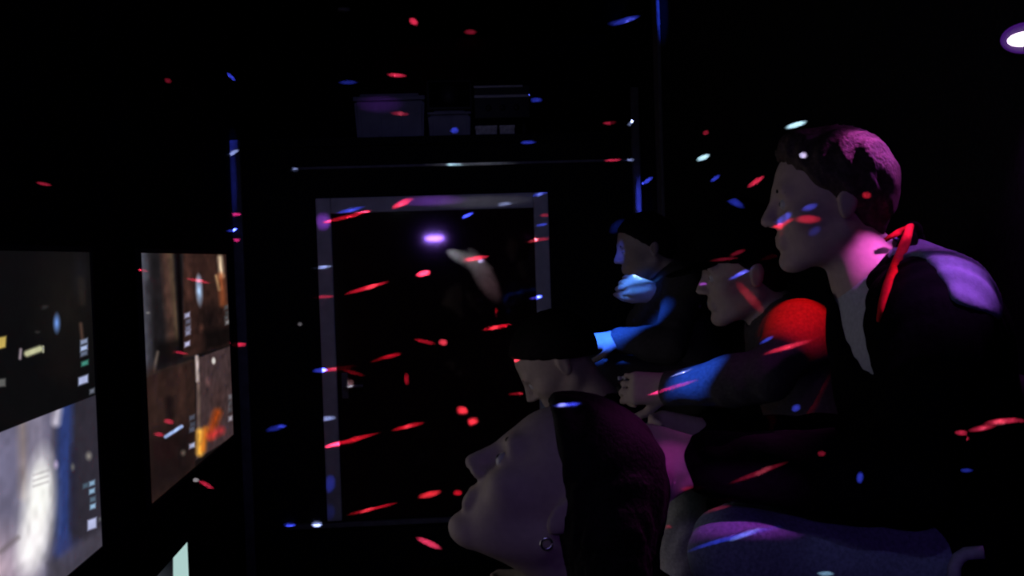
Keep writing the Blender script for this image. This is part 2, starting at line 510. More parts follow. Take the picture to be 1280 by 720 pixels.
# ------------------------------------------------------------------ things up in the loft
def loft(name, label, cat, pa, pb, Y, depth):
    a, b = U(*pa, Y), U(*pb, Y)
    w, h = b[0]-a[0], a[2]-Z_LOFT
    return thing(name, label, cat, ((a[0]+b[0])/2, Y, Z_LOFT)), w, h, depth
def storage_tub(label, pa, pb, Y, depth):
    t, w, h, d = loft('storage_tub', label, 'storage tub', pa, pb, Y, depth)
    def tub(bm):
        r = bmesh.ops.create_cube(bm, size=1.0)['verts']
        for v in r:
            f = 1.0 if v.co.z > 0 else 0.94
            v.co = Vector((v.co.x*w*f*0.98, d/2+v.co.y*d*f, 0 if v.co.z < 0 else h*0.86))
        bmesh.ops.bevel(bm, geom=list({e for v in r for e in v.link_edges}), offset=0.012, segments=3, affect='EDGES')
        n = max(3, int(w/0.08))
        for i in range(n):
            x = -w*0.42+i*w*0.84/(n-1)
            bm_box(bm, (x-0.008, -0.004, h*0.1), (x+0.008, 0.016, h*0.78), 0.002)
    obj('tub', tub, M_tub, t)
    obj('lid', boxes(((-w/2, -0.012, h*0.84), (w/2, d+0.012, h*0.93)), ((-w/2+0.03, 0.02, h*0.93), (w/2-0.03, d-0.02, h)), bevel=0.006), M_tub, t)
    return t, h
storage_tub('pale grey storage tub at the left on the loft above the door', (441, 117), (531, 117), 5.20, 0.34)
tl, lowh = storage_tub('low grey storage tub on the loft with the black loudspeaker on its lid', (534, 138), (589, 138), 5.16, 0.30)
t, w, h, d = loft('speaker', 'black loudspeaker lying on the lid of the low grey tub', 'speaker', (532, 100), (590, 100), 5.18, 0.14)
t.location.z = Z_LOFT+lowh+0.001
h -= lowh
obj('cabinet', boxes(((-w/2, 0, 0), (w/2, d, h)), bevel=0.008), M_plastic, t)
obj('grille', boxes(((-w/2+0.012, -0.006, 0.015), (w/2-0.012, 0.002, h-0.012)), bevel=0.004), M_black, t)
obj('woofer', lambda bm: bm_cyl(bm, (0, -0.006, h*0.5), (0, 1, 0), min(w, h)*0.30, 0.012, 28, 0.004), M_plastic, t, True)
t, w, h, d = loft('amplifier', 'black amplifier with two pale edge strips on the loft', 'amplifier', (592, 107), (662, 107), 5.12, 0.16)
zz = h*0.36
obj('case', boxes(((-w/2, 0, zz), (w/2, d, h)), bevel=0.006), M_plastic, t)
obj('trim_strip', boxes(((-w/2, -0.006, h-0.012), (w/2*0.75, 0.004, h-0.002)), bevel=0.002), M_alu, t)
obj('trim_strip', boxes(((-w/2, -0.006, h*0.76), (w/2, 0.004, h*0.76+0.012)), bevel=0.002), M_alu, t)
for i in range(3):
    obj('knob', lambda bm: bm_cyl(bm, (-w*0.25+i*w*0.25, -0.008, zz+(h*0.76-zz)*0.5), (0, 1, 0), 0.014, 0.02, 18, 0.003), M_plastic, t, True)
for sx in (-1, 1):
    obj('foot', lambda bm: bm_cyl(bm, (sx*w*0.4, d/2, zz/2), (0, 0, 1), 0.012, zz, 14), M_plastic, t, True)
for i, (pa, pb, lab) in enumerate((((594, 150), (620, 150), 'small pale box under the amplifier, nearer the speaker'),
                                   ((624, 152), (642, 152), 'small cream box under the amplifier, farther from the speaker'))):
    t, w2_, h2, d2 = loft('carton', lab, 'box', pa, pb, 5.10, 0.06)
    h2 = min(h2, 0.055)
    t.location.y = 5.055
    obj('box', boxes(((-w2_/2, 0, 0), (w2_/2, d2, h2*0.8)), bevel=0.003), M_white, t)
    obj('box_lid', boxes(((-w2_/2-0.002, -0.002, h2*0.62), (w2_/2+0.002, d2+0.002, h2*0.86)), bevel=0.002), M_white, t)
# pale strap hanging from the ceiling of the loft
a = U(430, 14, 5.2)
def strap(bm):
    bm_tube(bm, [(0, 0, 0), (0.004, 0, 0.03), (0, 0.003, 0.2), (0, 0, ZC-a[2])], [0.016, 0.02, 0.018, 0.018], 10)
    bm_cyl(bm, (0, 0, ZC-a[2]-0.006), (0, 0, 1), 0.03, 0.012, 16)
st = obj('hanging_strap', strap, M_tee, None, True)
st.location = a
tag(st, 'short pale strap hanging from the ceiling over the loft', 'strap')

# ------------------------------------------------------------------ signed-distance modelling for figures
class Field:
    def __init__(s): s.ops = []
    def cap(s, a, b, ra, rb=None, k=0.02, op='add'):
        s.ops.append((op, 'cap', np.array(a, float), np.array(b, float), ra, ra if rb is None else rb, k)); return s
    def ell(s, c, r, R=None, k=0.02, op='add'):
        s.ops.append((op, 'ell', np.array(c, float), np.array(r, float), np.eye(3) if R is None else np.array(R, float), None, k)); return s
    def fn(s, f, op='and', k=0.0):
        s.ops.append((op, 'fn', f, None, None, None, k)); return s
    @staticmethod
    def bounds(o):
        _, t, p, q, r, r2, k = o
        if t == 'cap':
            m = max(r, r2)
            return np.minimum(p, q)-m, np.maximum(p, q)+m
        m = np.max(q)
        return p-m, p+m
    def mesh(s, name, h=0.005, fold=0.0, fscale=30.0, smooth=1):
        bs = [s.bounds(o) for o in s.ops if o[0] == 'add']
        lo = np.min([b[0] for b in bs], 0)-0.03
        hi = np.max([b[1] for b in bs], 0)+0.03
        n = np.ceil((hi-lo)/h).astype(int)+1
        f = np.full(n, 0.06, np.float32)
        ax = [(lo[i]+h*np.arange(n[i])).astype(np.float32) for i in range(3)]
        for o in s.ops:
            op, t, p, q, r, r2, k = o
            if t == 'fn':
                i0, i1 = np.zeros(3, int), n
            else:
                b0, b1 = s.bounds(o)
                i0 = np.clip(np.floor((b0-0.05-lo)/h).astype(int), 0, n)
                i1 = np.clip(np.ceil((b1+0.05-lo)/h).astype(int)+1, 0, n)
            if np.any(i1 <= i0): continue
            sl = tuple(slice(i0[i], i1[i]) for i in range(3))
            X, Y, Z = ax[0][sl[0]][:, None, None], ax[1][sl[1]][None, :, None], ax[2][sl[2]][None, None, :]
            if t == 'cap':
                v = q-p
                L = max(float(v@v), 1e-9)
                tt = np.clip(((X-p[0])*v[0]+(Y-p[1])*v[1]+(Z-p[2])*v[2])/L, 0, 1)
                d = np.sqrt((X-p[0]-tt*v[0])**2+(Y-p[1]-tt*v[1])**2+(Z-p[2]-tt*v[2])**2)-(r+tt*(r2-r))
            elif t == 'ell':
                dx, dy, dz = X-p[0], Y-p[1], Z-p[2]
                l = [dx*r[0, i]+dy*r[1, i]+dz*r[2, i] for i in range(3)]
                k0 = np.sqrt((l[0]/q[0])**2+(l[1]/q[1])**2+(l[2]/q[2])**2)
                k1 = np.sqrt((l[0]/q[0]**2)**2+(l[1]/q[1]**2)**2+(l[2]/q[2]**2)**2)
                d = k0*(k0-1)/np.maximum(k1, 1e-6)
            else:
                d = p(X, Y, Z)
            g = f[sl]
            d = np.minimum(d, 0.06).astype(np.float32) if op == 'add' else np.broadcast_to(np.asarray(d, np.float32), g.shape)
            if op == 'add':
                if k > 0:
                    hh = np.maximum(k-np.abs(g-d), 0)/k
                    f[sl] = np.minimum(g, d)-hh*hh*k*0.25
                else: f[sl] = np.minimum(g, d)
            else:
                e = d if op == 'and' else -d
                if k > 0:
                    hh = np.maximum(k-np.abs(g-e), 0)/k
                    f[sl] = np.maximum(g, e)+hh*hh*k*0.25
                else: f[sl] = np.maximum(g, e)
        if fold:
            X, Y, Z = ax[0][:, None, None], ax[1][None, :, None], ax[2][None, None, :]
            f += (fold*(np.sin(fscale*(X*1.3+0.6*np.sin(9*Y+4*Z)+Z*0.8)+3*np.sin(11*Z))*np.sin(fscale*0.55*(Z-Y*0.7)+2.1*np.sin(7*X)))).astype(np.float32)
        return nets(name, f, lo, h, smooth)

def nets(name, f, lo, h, smooth=1):
    f[0], f[-1] = 0.05, 0.05
    f[:, 0], f[:, -1] = 0.05, 0.05
    f[:, :, 0], f[:, :, -1] = 0.05, 0.05
    ins = f < 0
    c = np.zeros(tuple(np.array(f.shape)-1), np.int8)
    corners = [(i, j, k) for i in (0, 1) for j in (0, 1) for k in (0, 1)]
    N = np.array(f.shape)-1
    for (i, j, k) in corners:
        c += ins[i:i+N[0], j:j+N[1], k:k+N[2]]
    act = (c > 0) & (c < 8)
    I = np.argwhere(act)
    vid = np.full(act.shape, -1, np.int32)
    vid[act] = np.arange(len(I))
    acc = np.zeros((len(I), 3))
    cnt = np.zeros(len(I))
    for a in corners:
        for axx in range(3):
            if a[axx] == 1: continue
            b = list(a); b[axx] = 1
            fa = f[I[:, 0]+a[0], I[:, 1]+a[1], I[:, 2]+a[2]]
            fb = f[I[:, 0]+b[0], I[:, 1]+b[1], I[:, 2]+b[2]]
            m = (fa < 0) != (fb < 0)
            t = np.where(m, fa/np.where(m, fa-fb, 1), 0)
            p = np.tile(np.array(a, float), (len(I), 1))
            p[:, axx] += t
            acc[m] += p[m]
            cnt[m] += 1
    V = lo + h*(I + acc/cnt[:, None])
    quads = []
    for axx in range(3):
        s0 = [slice(None)]*3; s1 = [slice(None)]*3
        s0[axx] = slice(0, -1); s1[axx] = slice(1, None)
        A, B = ins[tuple(s0)], ins[tuple(s1)]
        E = np.argwhere(A != B)
        o1, o2 = [(1, 2), (2, 0), (0, 1)][axx]
        e = E.copy()
        q = []
        for (d1, d2) in ((0, 0), (1, 0), (1, 1), (0, 1)):
            g = e.copy()
            g[:, o1] -= 1-d1
            g[:, o2] -= 1-d2
            q.append(vid[g[:, 0], g[:, 1], g[:, 2]])
        q = np.stack(q, 1)
        fl = ~A[E[:, 0], E[:, 1], E[:, 2]]
        q[fl] = q[fl][:, ::-1]
        quads.append(q)
    Q = np.concatenate(quads)
    Q = Q[(Q >= 0).all(1)]
    for _ in range(smooth):
        s_ = np.zeros_like(V); n_ = np.zeros(len(V))
        for i in range(4):
            a, b = Q[:, i], Q[:, (i+1) % 4]
            np.add.at(s_, a, V[b]); np.add.at(n_, a, 1)
            np.add.at(s_, b, V[a]); np.add.at(n_, b, 1)
        V = V*0.5 + 0.5*s_/np.maximum(n_, 1)[:, None]
    me = bpy.data.meshes.new(name)
    me.vertices.add(len(V))
    me.vertices.foreach_set('co', V.ravel())
    me.loops.add(Q.size)
    me.loops.foreach_set('vertex_index', Q.ravel().astype(np.int32))
    me.polygons.add(len(Q))
    me.polygons.foreach_set('loop_start', np.arange(0, Q.size, 4, dtype=np.int32))
    me.polygons.foreach_set('use_smooth', np.ones(len(Q), bool))
    me.update()
    me.validate()
    return me

def nrm(v):
    v = np.array(v, float)
    return v/np.linalg.norm(v)

def basis(fwd, upv):                    # columns: forward, left, up
    f = nrm(fwd)
    l = nrm(np.cross(upv, f))
    return np.stack([f, l, np.cross(f, l)], 1)

def head_field(fd, c, R, s=1.0):
    T = lambda *p: np.array(c)+R@(np.array(p)*s)
    fd.ell(T(-0.006, 0, 0.040), np.array((0.101, 0.077, 0.086))*s, R, 0.01)
    fd.ell(T(0.034, 0, -0.030), np.array((0.060, 0.060, 0.076))*s, R, 0.03*s)
    for y in (-1, 1):
        fd.cap(T(-0.012, y*0.050, -0.045), T(0.062, y*0.017, -0.094), 0.017*s, 0.015*s, 0.025*s)
        fd.ell(T(0.060, y*0.043, -0.016), np.array((0.026, 0.021, 0.022))*s, R, 0.02*s)
    fd.ell(T(0.076, 0, -0.098), np.array((0.019, 0.022, 0.017))*s, R, 0.02*s)
    fd.cap(T(0.083, -0.034, 0.027), T(0.083, 0.034, 0.027), 0.012*s, None, 0.018*s)
    for y in (-1, 1):
        fd.ell(T(0.100, y*0.031, 0.006), np.array((0.020, 0.018, 0.013))*s, R, 0.014*s, 'sub')
        fd.ell(T(0.079, y*0.031, 0.006), np.array((0.0125, 0.014, 0.012))*s, R, 0.005*s)
    fd.cap(T(0.093, 0, 0.020), T(0.114, 0, -0.022), 0.007*s, 0.0105*s, 0.012*s)
    for y in (-1, 1):
        fd.ell(T(0.101, y*0.012, -0.027), np.array((0.011, 0.008, 0.008))*s, R, 0.008*s)
    fd.cap(T(0.090, -0.017, -0.054), T(0.090, 0.017, -0.054), 0.0075*s, None, 0.008*s)
    fd.cap(T(0.089, -0.015, -0.067), T(0.089, 0.015, -0.067), 0.0080*s, None, 0.008*s)
    fd.cap(T(0.102, -0.022, -0.0605), T(0.102, 0.022, -0.0605), 0.0035*s, None, 0.004*s, 'sub')
    for y in (-1, 1):
        Re = R @ np.array(Matrix.Rotation(math.radians(-12), 3, 'Y') @ Matrix.Rotation(math.radians(18*y), 3, 'Z'))
        fd.ell(T(-0.014, y*0.078, 0.002), np.array((0.019, 0.009, 0.032))*s, Re, 0.008*s)
        fd.ell(T(-0.008, y*0.089, 0.002), np.array((0.009, 0.006, 0.017))*s, Re, 0.005*s, 'sub')
    return T

def hand_field(fd, w, x, z, side, curl=(30, 45, 35), s=1.0, thumb=35):
    # w wrist, x along the fingers, z the back of the hand, side +1: thumb lies on +y = z cross x
    x = nrm(x); z = np.array(z, float); z = nrm(z-x*(z@x)); y = np.cross(z, x)*side
    P = lambda a, b, c: np.array(w)+(x*a+y*b+z*c)*s
    fd.cap(P(-0.02, 0, 0), P(0.012, 0, 0), 0.026*s, 0.026*s, 0.015)
    for b0, b1 in ((0.020, 0.028), (0.007, 0.010), (-0.008, -0.009), (-0.021, -0.027)):
        fd.cap(P(0.012, b0, 0), P(0.082, b1, 0), 0.0155*s, 0.0125*s, 0.012)
    for b, L, rr in ((0.029, 0.070, 0.0090), (0.010, 0.078, 0.0095), (-0.010, 0.072, 0.0090), (-0.028, 0.056, 0.0078)):
        p = P(0.084, b, 0.0)
        ang = 0
        for j, fr in enumerate((0.44, 0.31, 0.25)):
            ang += math.radians(curl[j]*(1+0.08*(b < 0)))
            q = p+(x*math.cos(ang)-z*math.sin(ang)+y*b*1.2)*L*fr*s
            fd.cap(p, q, (rr-0.0006*j)*s, (rr-0.0006*(j+1))*s, 0.002)
            p = q
    t = math.radians(thumb)
    a = P(0.022, 0.026, -0.008)
    b = a+(x*math.cos(t+0.35)+y*math.sin(t+0.35)-z*0.25)*0.042*s
    c_ = b+(x*math.cos(t)+y*math.sin(t)-z*0.25)*0.032*s
    d = c_+(x*math.cos(t-0.3)+y*math.sin(t-0.3)-z*0.3)*0.026*s
    fd.cap(a, b, 0.0135*s, 0.0115*s, 0.010)
    fd.cap(b, c_, 0.0112*s, 0.0100*s, 0.002)
    fd.cap(c_, d, 0.0100*s, 0.0080*s, 0.002)

def torso(fd, J, g=0.0, s=1.0):
    pel, che, nb = J['pelvis'], J['chest'], J['neck']
    hl, hr, sl, sr = J['hip'][0], J['hip'][1], J['shoulder'][0], J['shoulder'][1]
    fd.cap(pel, che, (0.112+g)*s, (0.112+g)*s, 0.03)
    lr = nrm(np.array(sl)-np.array(sr))
    fd.cap(np.array(hl), np.array(hr), (0.098+g)*s, None, 0.04)
    mid = np.array(pel)*0.45+np.array(che)*0.55
    for sg in (-1, 1):
        fd.cap(np.array(pel)+lr*sg*0.055*s, np.array(che)+lr*sg*0.075*s, (0.085+g)*s, (0.098+g)*s, 0.04)
    fd.cap(np.array(sl), np.array(sr), (0.056+g)*s, None, 0.05)
    fd.cap(np.array(che), np.array(nb), (0.085+g)*s, (0.058+g*0.5)*s, 0.05)

def arm(fd, J, i, g=0.0, s=1.0, end=1.0):
    a, e, w = (np.array(J[n][i]) for n in ('shoulder', 'elbow', 'wrist'))
    fd.cap(a, e, (0.052+g)*s, (0.039+g)*s, 0.03)
    fd.cap(e, e+(w-e)*0.35, (0.039+g)*s, (0.040+g)*s, 0.02)
    fd.cap(e+(w-e)*0.3, e+(w-e)*end, (0.040+g)*s, (0.026+g)*s, 0.02)

def leg(fd, J, i, g=0.0, s=1.0, end=1.0):
    a, e, w = (np.array(J[n][i]) for n in ('hip', 'knee', 'ankle'))
    fd.cap(a, e, (0.088+g)*s, (0.056+g)*s, 0.04)
    kn = nrm(e-a)
    fd.cap(e, e+(w-e)*0.3, (0.056+g)*s, (0.055+g)*s, 0.02)
    fd.cap(e+(w-e)*0.28, e+(w-e)*end, (0.055+g)*s, (0.037+g)*s, 0.03)

def shoes(parent, J, s):
    for i in (0, 1):
        f = Field()
        a, t = np.array(J['ankle'][i]), np.array(J['toe'][i])
        f.cap(a+np.array((0, 0, -0.01)), a+np.array((0, 0, -0.045)), 0.042*s, 0.036*s, 0.01)
        f.cap(a+np.array((0, 0, -0.05)), t, 0.036*s, 0.034*s, 0.02)
        zmin = min(a[2], t[2])-0.075
        f.fn(lambda X, Y, Z, z=zmin: z-Z+0*X+0*Y)
        link('shoe', f.mesh('shoe', 0.006), M_shoe, parent)

def eyes(parent, T, R, s, brow=True, hairm=None):
    for y in (-1, 1):
        def f(bm, y=y):
            r = bmesh.ops.create_icosphere(bm, subdivisions=2, radius=0.0112*s)
            for v in r['verts']: v.co = v.co+Vector(T(0.083, y*0.031, 0.006))
        e = obj('eye', f, M_eye, parent, True)
        def g(bm, y=y):
            r = bmesh.ops.create_icosphere(bm, subdivisions=2, radius=0.0055*s)
            for v in r['verts']: v.co = v.co+Vector(T(0.0895, y*0.031, 0.006))
        obj('iris', g, M_iris, e, True)
        if brow:
            def b(bm, y=y):
                bm_tube(bm, [T(0.092, y*0.014, 0.026), T(0.094, y*0.028, 0.030), T(0.084, y*0.046, 0.026)], [0.003*s, 0.0042*s, 0.002*s], 8)
            obj('eyebrow', b, hairm or M_hair, parent, True)

def short_hair(c, R, s, grow=0.010, tilt=1.0, off=0.0, tuft=0.0):
    f = Field()
    T = lambda *p: np.array(c)+R@(np.array(p)*s)
    f.ell(T(-0.010, 0, 0.044), np.array((0.100+grow, 0.077+grow, 0.085+grow))*s, R, 0.01)
    f.cap(T(-0.062, 0, 0.0), T(-0.050, 0, -0.042), 0.047*s, 0.040*s, 0.04)
    if tuft:
        f.cap(T(0.05, -0.03, 0.105), T(0.06, 0.03, 0.108), 0.022*s, 0.024*s, 0.03)
    Ri = R.T
    def cut(X, Y, Z):
        dx, dy, dz = X-c[0], Y-c[1], Z-c[2]
        lx_ = Ri[0, 0]*dx+Ri[0, 1]*dy+Ri[0, 2]*dz
        lz_ = Ri[2, 0]*dx+Ri[2, 1]*dy+Ri[2, 2]*dz
        return ((lx_*tilt-lz_)-off*s)/math.sqrt(1+tilt*tilt)
    f.fn(cut, 'and', 0.012)
    return f

def joints(d):
    J = {}
    for k_, v in d.items():
        if k_ in ('pelvis', 'chest', 'neck', 'head'): J[k_] = U(*v)
        else: J[k_] = [U(*q) for q in v]
    return J

def sit_feet(J, z, fwd=(-1, 0, 0), reach=(0.03, 0.03)):
    J['ankle'] = [np.array((k_[0]+fwd[0]*r, k_[1]+fwd[1]*r, z+0.095)) for k_, r in zip(J['knee'], reach)]
    J['toe'] = [a+np.array((fwd[0]*0.15, fwd[1]*0.15, -0.058)) for a in J['ankle']]

def body_mesh(J, fwd, upv, s, hands, h=0.005, ws=1.0, hs=None):
    hs = hs or s
    R = basis(fwd, upv)
    f = Field()
    torso(f, J, 0, s*ws)
    for i in (0, 1):
        arm(f, J, i, 0, s)
        leg(f, J, i, 0, s)
        f.cap(J['ankle'][i]+np.array((0, 0, -0.04)), J['toe'][i], 0.03*s, 0.024*s, 0.03)
    hd = J['head']
    f.cap(np.array(J['neck']), hd+R@np.array((-0.022, 0, -0.045))*hs, 0.056*s, 0.054*hs, 0.03)
    T = head_field(f, hd, R, hs)
    for i, (x, z, side, curl, th) in enumerate(hands):
        hand_field(f, J['wrist'][i], x, z, side, curl, s, th)
    return f.mesh('person', h), R, T

def person(label, me, skin, group=None):
    o = link('person', me, skin)
    return tag(o, label, 'person', group)

def plane_cut(p, n):                    # keeps the side the normal n points away from
    n = nrm(n)
    return lambda X, Y, Z: (X-p[0])*n[0]+(Y-p[1])*n[1]+(Z-p[2])*n[2]

HOLD = lambda: [((-1, 0.12, 0.05), (0, -1, 0.15), 1, (38, 50, 35), 25), ((-1, -0.12, 0.05), (0, 1, 0.15), -1, (38, 50, 35), 25)]

def controller(c, fwd, upv, label, s=1.0):
    t = thing('game_controller', label, 'game controller', tuple(c), 0, 'game controllers held by the players')
    R = basis(fwd, upv)
    t.rotation_euler = Matrix(R.tolist()).to_euler()
    f = Field()
    f.ell((0, 0, 0), (0.036, 0.062, 0.019), None, 0.01)
    for y in (-1, 1):
        f.cap((0.0, y*0.052, -0.002), (-0.062, y*0.064, -0.010), 0.021, 0.014, 0.02)
    link('shell', f.mesh('shell', 0.0035), M_plastic, t)
    for y, x in ((0.045, 0.012), (-0.022, -0.014)):
        obj('thumbstick', lambda bm: bm_tube(bm, [(x, y, 0.012), (x, y, 0.024), (x, y, 0.027), (x, y, 0.030)], [0.005, 0.005, 0.009, 0.008], 14), M_plastic, t, True)
    for k_ in range(4):
        a_ = k_*PI/2
        obj('button', lambda bm: bm_cyl(bm, (0.012+0.011*math.cos(a_), -0.045+0.011*math.sin(a_), 0.017), (0, 0, 1), 0.0045, 0.008, 12, 0.001), M_tee, t, True)
    return t

# ------------------------------------------------------------------ person A: the man at the right in a black jacket
J = joints(dict(head=(1037, 256, 1.65), neck=(1092, 350, 1.66), chest=(1146, 430, 1.66), pelvis=(1184, 680, 1.66),
                shoulder=[(1166, 390, 1.48), (1118, 372, 1.83)], elbow=[(1138, 600, 1.42), (1090, 570, 1.84)],
                wrist=[(882, 580, 1.44), (884, 552, 1.66)], hip=[(1176, 700, 1.57), (1168, 690, 1.75)],
                knee=[(924, 692, 1.50), (950, 672, 1.76)]))
sit_feet(J, T1Z, reach=(-0.06, -0.06))
sA = 1.0
handsA = [((-1, 0.14, 0.30), (0.1, -0.75, 0.6), 1, (18, 34, 28), 30), ((-1, -0.10, 0.22), (0, 1, 0.2), -1, (35, 48, 35), 25)]
hA = 0.88
me, R, T = body_mesh(J, (-1, 0.14, -0.04), (-0.03, 0, 1), sA, handsA, 0.005, hs=hA)
A = person('man in a black jacket with lilac shoulder, sitting in profile at the right', me, M_skin)
eyes(A, T, R, hA)
hr = short_hair(J['head'], R, hA, 0.011, 1.0, -0.002, 0.008)
link('hair', hr.mesh('hair', 0.004, 0.0032, 120), M_hair_b, A)
f = Field()
torso(f, J, 0.008, sA)
link('shirt', f.mesh('shirt', 0.006), M_tee, A)['label'] = 'pale grey shirt at the open collar'
nb, hd = J['neck'], J['head']
def jacketA(g):
    f = Field()
    torso(f, J, 0.024+g, sA)
    arm(f, J, 0, 0.020+g, sA, 0.97)
    arm(f, J, 1, 0.020+g, sA, 0.97)
    return f
f = jacketA(0)
axn = nrm(hd-nb)
f.cap(nb-axn*0.02, nb+axn*0.12, 0.066, 0.075, 0.01, 'sub')
f.cap(U(1062, 392, 1.60), U(1082, 470, 1.55), 0.050, 0.012, 0.02, 'sub')
link('jacket', f.mesh('jacket', 0.005, 0.0022, 42), M_black, A)
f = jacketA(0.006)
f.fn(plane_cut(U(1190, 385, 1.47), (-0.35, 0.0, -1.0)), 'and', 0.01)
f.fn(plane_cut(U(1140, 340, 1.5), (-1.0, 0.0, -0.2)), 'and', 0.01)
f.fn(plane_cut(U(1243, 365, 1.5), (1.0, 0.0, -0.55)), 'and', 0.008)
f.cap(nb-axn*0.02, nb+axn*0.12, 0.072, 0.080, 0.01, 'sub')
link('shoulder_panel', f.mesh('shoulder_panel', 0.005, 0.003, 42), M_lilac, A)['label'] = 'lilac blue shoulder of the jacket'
bpy.context.view_layer.update()
def on_surface(pts, lift):              # laid on the cloth there, never deeper than the given distance
    dgx = bpy.context.evaluated_depsgraph_get()
    out = []
    for px, py, Y in pts:
        d = Vector(ray(px, py)).normalized()
        ok, p, n, fi, ob, mx = S.ray_cast(dgx, Vector(CAM)+d*0.05, d)
        y = min(p.y, Y) if ok and p.y > 1.35 else Y
        out.append(Vector(U(px, py, y))-d*lift)
    return out
col_pts = on_surface([(1106, 300, 1.585), (1122, 291, 1.58), (1137, 284, 1.575), (1132, 302, 1.56), (1124, 322, 1.545), (1116, 342, 1.53), (1108, 362, 1.52), (1102, 382, 1.51), (1098, 402, 1.505)], 0.004)  # run along the collar top stands in for its red-lit inside
obj('collar_piping', lambda bm: bm_tube(bm, col_pts, [0.003, 0.005, 0.007, 0.0075, 0.0075, 0.0075, 0.0065, 0.005, 0.003], 10), M_red, A, True)['label'] = 'red stripe along the collar'
f = Field()
ring = [(1140, 288, 1.62), (1142, 300, 1.70), (1120, 312, 1.76), (1080, 330, 1.76)]
for p, q in zip(ring, ring[1:]): f.cap(U(*p), U(*q), 0.016, None, 0.01)
ring = [(1136, 300, 1.60), (1120, 335, 1.56), (1108, 372, 1.545), (1100, 410, 1.535)]
for p, q in zip(ring, ring[1:]): f.cap(U(*p), U(*q), 0.014, None, 0.01)
link('collar', f.mesh('collar', 0.004), M_black, A)
f = Field()
f.cap(J['hip'][0], J['hip'][1], 0.112, None, 0.03)
leg(f, J, 0, 0.012, sA, 0.96)
leg(f, J, 1, 0.012, sA, 0.96)
link('jeans', f.mesh('jeans', 0.005, 0.0022, 38), M_jean, A)
shoes(A, J, sA)
controller((J['wrist'][0]+J['wrist'][1])/2+np.array((-0.085, 0, 0.0)), (-1, 0, 0.1), (0.1, 0, 1), 'dark game controller in the hands of the man in the black jacket')

# ------------------------------------------------------------------ person B: in a peaked cap, just behind
J = joints(dict(head=(930, 345, 2.25), neck=(972, 400, 2.26), chest=(1005, 440, 2.26), pelvis=(1035, 560, 2.26),
                shoulder=[(1000, 418, 2.10), (978, 408, 2.42)], elbow=[(958, 470, 2.02), (940, 480, 2.46)],
                wrist=[(838, 486, 2.12), (834, 484, 2.32)], hip=[(1020, 575, 2.18), (1020, 570, 2.34)],
                knee=[(842, 580, 2.14), (812, 562, 2.36)]))
sit_feet(J, T1Z, reach=(-0.03, -0.03))
sB = 0.86
me, R, T = body_mesh(J, (-1, 0.05, -0.10), (-0.05, 0, 1), sB, HOLD(), 0.005)
B = person('person in a dark peaked cap between the man at the right and the far corner', me, M_skin_tan)
eyes(B, T, R, sB)
f = Field()
hd = J['head']
Tb = lambda *p: hd+R@(np.array(p)*sB)
f.ell(Tb(-0.006, 0, 0.050), np.array((0.116, 0.092, 0.145))*sB, R, 0.01)
f.ell(Tb(-0.006, 0, 0.03), np.array((0.105, 0.082, 0.085))*sB, R, 0.004, 'sub')
f.fn(plane_cut(Tb(0, 0, 0.032), R@np.array((0.12, 0, -1.0))), 'and', 0.004)
capo = link('cap', f.mesh('cap', 0.0045), M_black, B)
f = Field()
f.ell(Tb(0.12, 0, 0.034), np.array((0.075, 0.07, 0.008))*sB, R@np.array(Matrix.Rotation(0.15, 3, 'Y')), 0.01)
link('brim', f.mesh('brim', 0.004), M_black, capo)
f = short_hair(hd, R, sB, 0.006, 1.0, -0.004)
link('hair', f.mesh('hair', 0.005, 0.0015, 110), M_hair, B)
f = Field()
torso(f, J, 0.022, sB)
arm(f, J, 0, 0.016, sB, 0.97)
arm(f, J, 1, 0.016, sB, 0.97)
axn = nrm(hd-J['neck'])
f.cap(J['neck']-axn*0.01, J['neck']+axn*0.1, 0.054, 0.06, 0.01, 'sub')
link('sweatshirt', f.mesh('sweatshirt', 0.005, 0.0022, 45), M_hood, B)
f = Field()
f.cap(J['hip'][0], J['hip'][1], 0.095, None, 0.03)
leg(f, J, 0, 0.008, sB, 0.95)
leg(f, J, 1, 0.008, sB, 0.95)
link('jeans', f.mesh('jeans', 0.005, 0.002, 45), M_jean_p, B)
shoes(B, J, sB)
controller((J['wrist'][0]+J['wrist'][1])/2+np.array((-0.075, 0, 0.0)), (-1, 0, 0.1), (0.1, 0, 1), 'dark game controller in the hands of the person wearing the cap')

# ------------------------------------------------------------------ person C: farthest, chin on hand, lit blue
J = joints(dict(head=(806, 312, 3.35), neck=(836, 352, 3.36), chest=(852, 378, 3.36), pelvis=(866, 470, 3.36),
                shoulder=[(856, 362, 3.20), (842, 358, 3.52)], elbow=[(836, 432, 3.08), (800, 420, 3.44)],
                wrist=[(772, 424, 3.14), (816, 366, 3.24)], hip=[(862, 478, 3.27), (860, 474, 3.45)],
                knee=[(752, 470, 3.20), (742, 462, 3.48)]))
sit_feet(J, T1Z)
sC = 0.92
hC = 0.86
hands = [((-1, 0.05, -0.05), (0.1, -0.5, 1), 1, (25, 35, 30), 25), ((-0.80, -0.20, 0.30), (0.2, -1, 0.3), 1, (42, 50, 40), 2)]
me, R, T = body_mesh(J, (-1, -0.10, -0.16), (-0.12, 0, 1), sC, hands, 0.005, hs=hC)
Cc = person('person farthest down the bench resting chin on a blue lit hand', me, M_skin_tan)
eyes(Cc, T, R, hC)
f = short_hair(J['head'], R, hC, 0.010, 0.9, -0.004)
link('hair', f.mesh('hair', 0.005, 0.002, 110), M_hair, Cc)
f = Field()
torso(f, J, 0.02, sC)
arm(f, J, 0, 0.014, sC, 0.95)
arm(f, J, 1, 0.014, sC, 0.95)
axn = nrm(J['head']-J['neck'])
f.cap(J['neck']-axn*0.01, J['neck']+axn*0.1, 0.056, 0.062, 0.01, 'sub')
